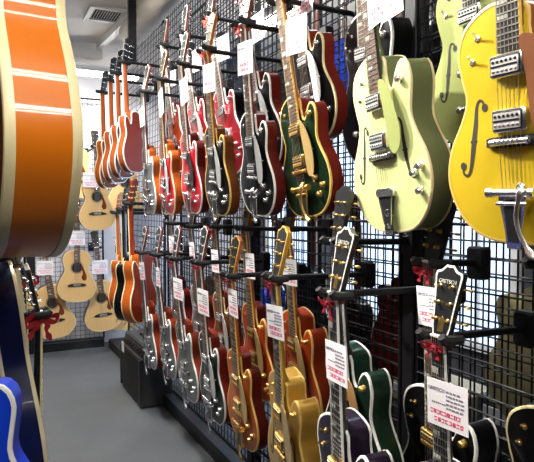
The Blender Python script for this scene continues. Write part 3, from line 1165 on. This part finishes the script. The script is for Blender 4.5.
# ---- acoustics on the back wall
AG = 'acoustic guitars on the back wall'
YB = 6.40
for key, sh, lab, b, top_, z2, tg in (
        ('A1', 'leftmost low acoustic', 'natural acoustic guitar low on the back wall, leftmost, partly behind a black hanger', (58, 338), (46, 262), .72, (45, 268)),
        ('A2', 'middle low acoustic', 'natural acoustic guitar on the back wall, hung a little higher between two lower ones', (77, 302), (77, 240), .60, (77, 238)),
        ('A3', 'right low acoustic', 'natural acoustic guitar with dark pickguard low on the back wall, beside the turned hollow-bodies', (105, 331), (97, 254), .77, (100, 267)),
        ('A4', 'middle upper acoustic', 'natural acoustic guitar on the back wall, in full view above the three low ones', (98, 230), (96, 160), .70, (91, 180)),
        ('A5', 'upper acoustic at the sunburst body', 'natural acoustic guitar in the upper back row, half hidden by the big sunburst guitar', (77, 198), (76, 122), .76, None),
        ('A6', 'upper acoustic behind the turned guitars', 'natural acoustic guitar in the upper back row, half hidden by the turned brown guitars', (126, 215), (124, 140), .76, None),
        ('A7', 'low acoustic behind the turned guitars', 'natural acoustic guitar low on the back wall, half hidden by the turned hollow-bodies', (124, 330), (121, 256), .76, None),
        ('A8', 'far left low acoustic', 'natural acoustic guitar at the far left of the back wall, behind black hangers', (22, 322), (15, 250), .74, (14, 266))):
    yk = {'A1': 6.20, 'A3': 6.20, 'A2': 6.06, 'A4': 5.92, 'A8': 6.33}.get(key, 6.38)
    Pb, Pt = at_y(b[0], b[1], yk), at_y(top_[0], top_[1], yk - .02)
    M, s = frame_from(Pb, Pt, z2, (0, -1, 0))
    print('ACO', key, round(s, 3))
    guitar(key, 'acoustic', lab, M, SPRUCE, ACSIDE, ACSIDE, bind=CREAMB, neckm=MAHN, headm=EBONY, edge=EBONY, group=AG)
    add_hanger(key, sh, 'back')
    if tg:
        P = at_y(tg[0], tg[1], yk - .040)
        add_tag(0, 0, 0, sh, P=P, face=(0, -1, 0), size=1.25)

# ---- near left: sunburst archtop seen edge-on, blue guitars under it
P0 = Vector((.100, 1.03, 1.424))
z = Vector((0, .03, 1)).normalized()
M, s = frame_from(P0, P0 + z * .84 * 1.09, .84, (1, .10, 0))
guitar('S1', 'archtop', 'big orange sunburst hollow-body guitar seen edge-on, close to the viewer at left', M, AMBER, AMBER, DKBURST, bind=CREAMB, neckm=MAHN,
       boundback=True, hw=CHROME, plain=True, bw=.011)
add_hanger('S1', 'big orange sunburst guitar', 'left')
P0 = Vector((.120, 1.45, .88))
M, s = frame_from(P0, P0 + Vector((-.115, .0, .905)), .79, (1, .05, 0))
guitar('B1', 'jet', 'dark navy blue electric guitar with cream-bound sides, edge-on beside the aisle at lower left', M, BLUE, NAVY, NAVY,
       bind=CREAMB, neckm=BLKN, boundback=True, plain=True)
add_hanger('B1', 'dark blue guitar', 'left')
for key, sh, P0, dz, rb in (('B3', 'black guitar behind the dark blue one', Vector((.150, 2.12, .36)), Vector((.02, .0, .79)), True),
                        ('B4', 'farther black guitar behind the dark blue one', Vector((.165, 2.75, .42)), Vector((.0, .0, .79)), True)):
    M, s = frame_from(P0, P0 + dz, .79, (1, .05, 0))
    guitar(key, 'jet', ('black electric guitar hung edge-on just past the dark blue one at lower left' if key == 'B3' else
                        'black electric guitar hung edge-on farthest along the left grid'), M, BLACK, BLACK, BLACK, bind=CREAMB, neckm=BLKN, plain=True)
    add_hanger(key, sh, 'left')
    add_ribbon(key, sh, None, -.024, 1.5, 1.3, -PI / 2 + .4)

P0 = Vector((-.045, 1.10, .80))
M, s = frame_from(P0, P0 + Vector((-.065, .02, .79)), .79, (-.30, -.95, 0))
guitar('B2', 'jet', 'bright blue electric guitar with white binding cut off by the left edge of the photo', M, BLUE, BLUE, BLUE, bind=WHITEB, neckm=BLKN)
add_hanger('B2', 'bright blue guitar', 'left')

# ------------------------------------------------------------------ room shell
FLOORM = mat('grey_carpet', (0.110, 0.115, 0.122), 0.95, noise=0.3, nscale=3.5, col2=(0.070, 0.075, 0.081), bump=0.6, bscale=350)
CEILM = mat('pale_ceiling_paint', (0.88, 0.83, 0.76), 0.9, noise=0.1, nscale=2.5, bump=.25, bscale=14)
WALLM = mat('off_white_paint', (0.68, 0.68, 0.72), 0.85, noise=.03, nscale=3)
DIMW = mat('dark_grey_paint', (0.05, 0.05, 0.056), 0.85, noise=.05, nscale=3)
X0, X1, Y0, Y1, ZC = -1.3, 3.1, -2.2, 6.70, 3.12


def slab(lo, hi, m, name='slab'):
    mb = MB()
    mb.box([(a + b) / 2 for a, b in zip(lo, hi)], [b - a for a, b in zip(lo, hi)])
    return mb.mesh(name, [m], 0)


struct('floor', slab((X0, Y0, -.1), (X1, Y1, 0), FLOORM))
struct('ceiling', slab((X0, Y0, ZC), (X1, Y1, ZC + .1), CEILM))
struct('wall_back', slab((X0, Y1, 0), (X1, Y1 + .1, ZC), WALLM))
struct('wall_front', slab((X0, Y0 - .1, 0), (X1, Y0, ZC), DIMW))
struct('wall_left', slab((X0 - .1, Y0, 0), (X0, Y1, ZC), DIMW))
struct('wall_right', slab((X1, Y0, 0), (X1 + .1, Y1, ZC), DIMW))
struct('dark_reflection_panel', slab((-.40, .62, 0), (-.33, 6.62, ZC), mat('dark_panel_black', (.02, .02, .022), .7)), 'unseen dark panel added behind the left rack to darken reflections')  # unseen panel, added so the glossy black guitars mirror something dark
TRIMB = mat('black_skirting', (0.012, 0.012, 0.014), 0.5)
struct('baseboard_right', slab((1.235, .2, 0), (1.40, 6.4, .095), TRIMB))
struct('baseboard_back', slab((-1.2, 6.46, 0), (1.2, 6.62, .085), TRIMB))


# ------------------------------------------------------------------ wire grid panels
def grid_mesh(w, h, pitch=.05, r=.0031):
    mb = MB()
    n = int(round(w / pitch))
    for i in range(1, n):
        x = w * i / n
        mb.tube([(x, 0, 0), (x, 0, h)], r, 5, cap=False)
    n = int(round(h / pitch))
    for i in range(1, n):
        zz = h * i / n
        mb.tube([(0, -2 * r, zz), (w, -2 * r, zz)], r, 5, cap=False)
    return mb.mesh('wires', [WIRE], 40)


def frame_mesh(w, h, r=.010):
    mb = MB()
    mb.tube([(0, 0, 0), (0, 0, h)], r, 8)
    mb.tube([(w, 0, 0), (w, 0, h)], r, 8)
    mb.tube([(0, 0, 0), (w, 0, 0)], r, 8)
    mb.tube([(0, 0, h), (w, 0, h)], r, 8)
    return mb.mesh('frame', [POSTM], 40)


def grid_panel(loc, rz, w, h, label, r_=.0031):
    r = thing('wire_grid_panel', label, 'grid panel', Matrix.Translation(loc) @ Matrix.Rotation(rz, 4, 'Z'), 'black wire grid panels')
    obj('frame', cached(('gf', w, h), lambda: frame_mesh(w, h)), r)
    obj('wires', cached(('gw', w, h, r_), lambda: grid_mesh(w, h, .05, r_)), r)
    return r


def post(x, y, z1, label, s=.06):
    mb = MB()
    mb.cbox((0, 0, 0), (s, s, .02), .004)
    me = MB()
    c = .004
    h = s / 2
    pts = [(-h + c, -h), (h - c, -h), (h, -h + c), (h, h - c), (h - c, h), (-h + c, h), (-h, h - c), (-h, -h + c)]
    me.add([(a, b, 0) for a, b in pts] + [(a, b, z1) for a, b in pts],
           [(i, (i + 1) % 8, 8 + (i + 1) % 8, 8 + i) for i in range(8)] + [tuple(range(8))[::-1], tuple(range(8, 16))])
    return thing('steel_post', label, 'post', Matrix.Translation((x, y, 0)), None, me.mesh('steel_post', [POSTM], 30))


ys = [.27, 1.56, 2.85, 4.46, 5.85]
for i in range(4):
    w = round(ys[i + 1] - ys[i] - .09, 3)
    grid_panel((1.318, ys[i + 1] - .045, .10), -PI / 2, w, 2.92,
               ['nearest black wire grid panel on the right wall, right of the black post', 'black wire grid panel on the right wall behind the gold guitar',
                'black wire grid panel on the right wall behind the grey silver guitars', 'farthest black wire grid panel on the right wall behind the turned guitars'][i])
post(1.33, 1.55, ZC, 'black steel post in the right wire grid beside the pale mint guitar', .06)
post(1.33, 2.85, ZC, 'black steel post in the right wire grid behind the gold guitar', .06)
post(1.035, 4.36, ZC - 2.60, 'short black steel post hanging from the ceiling above the turned guitars', .055).location.z = 2.60
for i in range(2):
    w = 2.0
    grid_panel((1.44, .35 + i * 2.1 + w, .10), -PI / 2, w, 2.85, ['nearest rear wire grid panel facing the next aisle', 'farther rear wire grid panel facing the next aisle'][i])
for i in range(3):
    grid_panel((-1.25 + i * .83 + (.0), 6.54, .085), 0, .80, 2.62, ['leftmost black wire grid panel on the back wall', 'middle black wire grid panel on the back wall', 'right black wire grid panel on the back wall'][i], .0024)
p_ = at_y(31, 300, 6.52)
post(p_.x, 6.485, 2.7, 'black steel post on the back wall beside the leftmost low acoustic', .075)
grid_panel((-.275, .75, .10), PI / 2, 2.4, 2.85, 'black wire grid panel carrying the sunburst guitar at the left')

# ------------------------------------------------------------------ amplifier
AMPM = mat('black_vinyl', (0.018, 0.018, 0.020), 0.55, bump=.35, bscale=400)
CLOTH = mat('black_grille_cloth', (0.012, 0.012, 0.013), 0.9, bump=.4, bscale=900)
a = thing('guitar_amplifier', 'black guitar amplifier standing on the carpet under the grey silver guitars', 'amplifier', Matrix.Translation((1.05, 4.28, 0)))
aw, al, ah = .25, .66, .47
mb = MB()
mb.add([], [])
v = [(.04, .0, .015), (aw, .0, .015), (aw, al, .015), (.04, al, .015), (.0, .0, .015), ]
prof = [(.012, .015), (aw - .01, .015), (aw, .03), (aw, ah - .02), (aw - .02, ah), (.06, ah), (.045, ah - .012), (.028, ah - .09), (.012, ah - .10), (.012, .06)]
n = len(prof)
mb.add([(x, 0, zz) for x, zz in prof] + [(x, al, zz) for x, zz in prof],
       [(i, (i + 1) % n, n + (i + 1) % n, n + i) for i in range(n)] + [tuple(range(n)), tuple(range(n, 2 * n))[::-1]])
obj('cabinet', mb.mesh('cabinet', [AMPM], 0), a)
for yy in (0.0, al - .022):
    mb = MB()
    mb.box((.008, yy + .011, ah * .42), (.022, .022, ah * .72))
    obj('side_trim', mb.mesh('side_trim', [AMPM], 0), a)
mb = MB()
mb.box((.010, al / 2, .20), (.006, al - .05, .31))
obj('grille_cloth', mb.mesh('grille_cloth', [CLOTH], 0), a)
mb = MB()
mb.box((.0335, al / 2, ah - .052), (.006, al - .06, .055), 0, Matrix.Rotation(math.radians(12), 3, 'Y'))
cp = obj('control_panel', mb.mesh('control_panel', [mat('grey_panel', (.022, .022, .024), .5, .2)], 0), a)
for i in range(7):
    mb = MB()
    mb.lathe([(.011, 0), (.011, .004), (.008, .014), (.004, .015)], (-1, 0, .2), (.030, .09 + i * .08, ah - .052), 12)
    obj('control_knob', mb.mesh('control_knob', [BLACKP], 40), cp)
mb = MB()
mb.box((.0045, al - .075, .355), (.004, .075, .085))
obj('label_sticker', mb.mesh('label_sticker', [PAPER], 0), a, label='small white sticker at the top corner of the front')
for yy in (.0, al):
    for zz in (.025, ah - .02):
        mb = MB()
        mb.box((aw - .03, yy, zz), (.06, .012, .05))
        obj('corner_protector', mb.mesh('corner_protector', [BLACKP], 0), a)
mb = MB()
mb.tube([(aw / 2, .20, ah - .002), (aw / 2, .23, ah + .022), (aw / 2, .33, ah + .028), (aw / 2, .43, ah + .022), (aw / 2, .46, ah - .002)], .011, 8, flat=.6)
obj('handle', mb.mesh('handle', [BLACKP], 40), a)
for xx in (.04, aw - .04):
    for yy in (.05, al - .05):
        mb = MB()
        mb.lathe([(.018, 0), (.016, .016)], (0, 0, 1), (xx, yy, 0), 12)
        obj('foot', mb.mesh('foot', [BLACKP], 40), a)

# ------------------------------------------------------------------ ceiling things
VENTM = mat('white_enamel', (0.72, 0.71, 0.69), 0.5)
DUCTM = mat('wrinkled_duct_wrap', (0.66, 0.60, 0.50), 0.55, noise=.2, nscale=6, bump=.9, bscale=9)
c = at_z(106, 14, ZC)
v = thing('air_vent', 'white slatted air vent set in the pale ceiling', 'air vent', Matrix.Translation((c.x, c.y, ZC)))
mb = MB()
vw, vl = .31, .36
for s in (-1, 1):
    mb.box((s * (vw / 2 - .02), 0, -.009), (.04, vl, .018))
    mb.box((0, s * (vl / 2 - .02), -.009), (vw - .08, .04, .018))
obj('frame', mb.mesh('frame', [VENTM], 0), v)
mb = MB()
mb.box((0, 0, -.002), (vw - .08, vl - .08, .003))
obj('duct_opening', mb.mesh('duct_opening', [DARKH], 0), v)
for i in range(11):
    mb = MB()
    mb.box((-.105 + i * .021, 0, -.010), (.003, vl - .08, .016), 0, Matrix.Rotation(.5, 3, 'Y'))
    obj('slat', mb.mesh('slat', [VENTM], 0), v)
# wrapped duct along the top of the grid, a ceiling rail beside it, a cross beam further back
pa, pb = at_z(163, 25, 2.93), at_z(215, -30, 2.93)
dr = Vector((0, 1, 0)).normalized()
mb = MB()
rr = random.Random(2)
base = Vector((1.165, 4.98, 2.985))
path = [base + dr * (t - 3.4) + Vector((0, 0, rr.uniform(-.004, .004))) for t in [i * .12 for i in range(29)]]
mb.tube(path, [.105 + rr.uniform(-.005, .005) for _ in path], 20)
thing('air_duct', 'round duct in wrinkled silvery-beige wrap running along the ceiling above the grid', 'duct', None, None, mb.mesh('air_duct', [DUCTM], 60))
q1, q2 = at_z(99, 46, 3.08), at_z(147, 0, 3.08)
dq = (q2 - q1)
mb = MB()
mid = (q1 + q2) / 2
ang = math.atan2(dq.y, dq.x)
mb.box((0, 0, 0), (dq.length * 3.0, .05, .06))
r_ = thing('ceiling_rail', 'pale metal rail fixed slantwise along the ceiling beside the duct', 'rail',
           Matrix.Translation(q1 + dq * 1.5) @ Matrix.Rotation(ang, 4, 'Z'), None, mb.mesh('ceiling_rail', [VENTM], 0))
mb = MB()
yb_ = at_z(105, 60, 2.99).y
mb.box((0, 0, 0), (2.2, .12, .14))
struct('trim_1', mb.mesh('trim_1', [CEILM], 0), 'ceiling cross beam in front of the back wall').location = (.0, yb_, 3.05)

# ------------------------------------------------------------------ lights
LAMPM = emit('lit_tube', (1.0, .97, .90), 26.0)


def tube_light(x, y, rz, label, L=1.2, drop=0.0):
    r = thing('ceiling_light', label, 'ceiling light', Matrix.Translation((x, y, ZC - drop)) @ Matrix.Rotation(rz, 4, 'Z'), 'fluorescent ceiling lights')
    mb = MB()
    mb.box((0, 0, -.02), (L + .06, .14, .04))
    obj('housing', cached(('hous', L), lambda: mb.mesh('housing', [VENTM], 0)), r)
    if drop:
        for sx in (-.4, .4):
            m3_ = MB()
            m3_.tube([(sx, 0, -.005), (sx, 0, drop)], .006, 8)
            obj('suspension_rod', m3_.mesh('suspension_rod', [VENTM], 40), r)
    m2 = MB()
    for s in (-.035, .035):
        m2.tube([(-L / 2, s, -.058), (L / 2, s, -.058)], .016, 10)
    obj('tubes', cached(('tubes', L), lambda: m2.mesh('tubes', [LAMPM], 40)), r)
    return r


tube_light(.86, 5.95, 0, 'bright hanging fluorescent light near the back wall', drop=.22)
tube_light(.30, 3.05, PI / 2, 'fluorescent ceiling light over the middle of the aisle')
tube_light(0, .25, 0, 'fluorescent ceiling light over the viewer')
tube_light(.25, -.95, 0, 'fluorescent ceiling light behind the viewer')
tube_light(2.2, 1.4, PI / 2, 'fluorescent ceiling light over the next aisle')
tube_light(2.2, 4.2, PI / 2, 'farther fluorescent ceiling light over the next aisle')


def area(name, loc, target, sx, sy, power, col=(1, 1, 1), spread=180):
    ld = bpy.data.lights.new(name, 'AREA')
    ld.shape = 'RECTANGLE'
    ld.size, ld.size_y = sx, sy
    ld.energy = power
    ld.color = col
    ld.spread = math.radians(spread)
    o = bpy.data.objects.new(name, ld)
    COL.objects.link(o)
    o.location = loc
    o.rotation_euler = (Vector(target) - Vector(loc)).to_track_quat('-Z', 'Y').to_euler()
    return o


def spot(name, loc, target, power, ang, col=(1, .95, .86), size=.03, blend=.4):
    ld = bpy.data.lights.new(name, 'SPOT')
    ld.energy = power
    ld.spot_size = math.radians(ang)
    ld.spot_blend = blend
    ld.color = col
    ld.shadow_soft_size = size
    o = bpy.data.objects.new(name, ld)
    COL.objects.link(o)
    o.location = loc
    o.rotation_euler = (Vector(target) - Vector(loc)).to_track_quat('-Z', 'Y').to_euler()
    return o


area('lamp_glow_aisle', (.3, 3.05, 3.0), (.3, 3.05, 0), .15, 1.2, 70, (1, .96, .90))
area('lamp_glow_near', (.15, -.60, 3.0), (.2, .4, 1.2), 1.2, .15, 17, (1, .96, .9))
area('lamp_glow_back', (.86, 5.90, 2.80), (.6, 6.25, 0), 1.2, .15, 30, (1, .97, .92))
spot('spot_lamp_mint', (.05, 2.35, 2.95), (1.05, 1.25, 1.65), 210, 42)
spot('spot_lamp_yellow', (.0, 1.75, 2.95), (1.05, .85, 1.6), 75, 40)
spot('spot_lamp_upper_row', (.0, 3.6, 2.95), (1.05, 2.9, 2.1), 60, 70)
area('lamp_glow_next_aisle', (2.2, 2.6, 3.0), (2.1, 2.6, 0), .3, 2.5, 32, (.85, .92, 1))
area('daylight_next_aisle', (3.0, 4.0, 1.7), (1.3, 3.4, .3), 3.6, 1.5, 42, (.50, .70, 1))

# ------------------------------------------------------------------ the next aisle seen through the grid
WINM = emit('daylit_pane', (.40, .62, 1.0), 0.95)
for i, (ya, yb2, za, zb) in enumerate(((2.62, 3.25, .55, 2.4), (3.75, 4.75, .55, 2.4), (5.2, 6.2, .75, 2.4))):
    mb = MB()
    w, h = yb2 - ya, zb - za
    for s in (0, 1):
        mb.box((3.08, ya + s * w, (za + zb) / 2), (.05, .05, h + .05))
        mb.box((3.08, (ya + yb2) / 2, za + s * h), (.05, w, .05))
    mb.box((3.08, (ya + yb2) / 2, (za + zb) / 2), (.04, .03, h))
    wo = struct('window_%d' % (i + 1), mb.mesh('window_%d' % (i + 1), [VENTM], 0), 'daylit window of the next aisle')
    mb = MB()
    mb.box((3.09, (ya + yb2) / 2, (za + zb) / 2), (.012, w, h))
    obj('pane', mb.mesh('pane', [WINM], 0), wo)

PALEOL = lacquer('pale_olive_cream', (0.50, 0.44, 0.24))
OG = 'guitars hung on the other side of the grid'
for key, kind, lab, b, X, sd in (
        ('O1', 'jet', 'bright blue guitar hung behind the grid, left of the pale mint guitar', (344, 132), 1.62, BLUE),
        ('O2', 'jet', 'red-brown guitar hung behind the grid, right above the shoulder of the pale mint guitar', (400, 62), 1.56, TOBAC),
        ('O3', 'hollow', 'pale olive cream guitar hung behind the grid under the yellow guitar', (543, 425), 1.70, PALEOL),
        ('O4', 'hollow', 'black guitar hung behind the grid above the dark green hollow-body', (312, 352), 1.62, BLACK),
        ('O5', 'jet', 'dark maroon guitar hung behind the grid beside the lower end of the black post', (404, 378), 1.62, MAROON),
        ('O6', 'hollow', 'black guitar hung behind the grid between the pale mint and sage green guitars', (436, 110), 1.78, BLACK),
        ('O7', 'jet', 'navy guitar hung behind the grid, between the two black upper guitars', (240, 112), 1.66, NAVY),
        ('O8', 'jet', 'dark blue guitar hung behind the grid, just left of the bright blue one', (316, 118), 1.66, NAVY),
        ('O9', 'jet', 'brown guitar hung behind the grid low down, behind the dark green silver-guard guitar', (214, 330), 1.66, TOBAC),
        ('O10', 'hollow', 'black guitar hung behind the grid low down, above the purple-black guitar', (356, 392), 1.66, BLACK),
        ('O11', 'jet', 'bright blue guitar hung behind the grid low down, behind the rear orange-red guitar', (276, 352), 1.66, BLUE),
        ):
    Pb = at_x(b[0], b[1], X)
    M, s = frame_from(Pb, Pb + Vector((0, 0, .8)), .8, (1, 0, 0))
    guitar(key, kind, lab, M, sd, sd, sd, bind=WHITEB, neckm=MAHN, lite=False, group=OG)

SHELFM = mat('dark_shelf_laminate', (0.03, 0.03, 0.035), 0.5)
TWEED = mat('tweed_cloth', (0.46, 0.41, 0.28), 0.85, noise=.3, nscale=180)
BOXM = mat('brown_cardboard', (0.30, 0.19, 0.10), 0.85, noise=.1)


def amp_box(loc, size, m, label, name='guitar_amplifier', cat='amplifier'):
    r = thing(name, label, cat, Matrix.Translation(loc))
    sx, sy, sz = size
    mb = MB()
    mb.cbox((0, 0, sz / 2), (sx, sy, sz), .012)
    obj('cabinet', mb.mesh('cabinet', [m], 30), r)
    mb = MB()
    mb.box((-sx / 2 - .003, 0, sz * .42), (.008, sy * .86, sz * .66))
    obj('grille_cloth', mb.mesh('grille_cloth', [CLOTH], 0), r)
    mb = MB()
    mb.box((-sx / 2 - .003, 0, sz * .87), (.008, sy * .86, sz * .12))
    obj('control_panel', mb.mesh('control_panel', [VENTM], 0), r)
    mb = MB()
    mb.tube([(0, -.11, sz - .002), (0, -.08, sz + .02), (0, .08, sz + .02), (0, .11, sz - .002)], .009, 8)
    obj('handle', mb.mesh('handle', [BLACKP], 40), r)
    return r


for i, (y, zz, sz, m, lab) in enumerate((
        (1.0, 0, (.34, .62, .62), TWEED, 'tan tweed amplifier seen through the grid at lower right'),
        (1.75, 0, (.34, .66, .60), AMPM, 'black amplifier beyond the grid, next to the tweed one'),
        (2.55, 0, (.34, .62, .52), TWEED, 'smaller tweed amplifier beyond the grid behind the gold guitar'),
        (3.40, 0, (.34, .66, .62), AMPM, 'black amplifier beyond the grid behind the dark green guitar'))):
    amp_box((2.35, y, zz), sz, m, lab)

# world
w = bpy.data.worlds.new('world')
SC.world = w
w.use_nodes = True
w.node_tree.nodes['Background'].inputs['Color'].default_value = (.9, .95, 1, 1)
w.node_tree.nodes['Background'].inputs['Strength'].default_value = .1

SC.view_settings.view_transform = 'Standard'
SC.view_settings.look = 'None'
SC.view_settings.gamma = 1
SC.view_settings.exposure = 0.75
SC.cycles.use_denoising = True
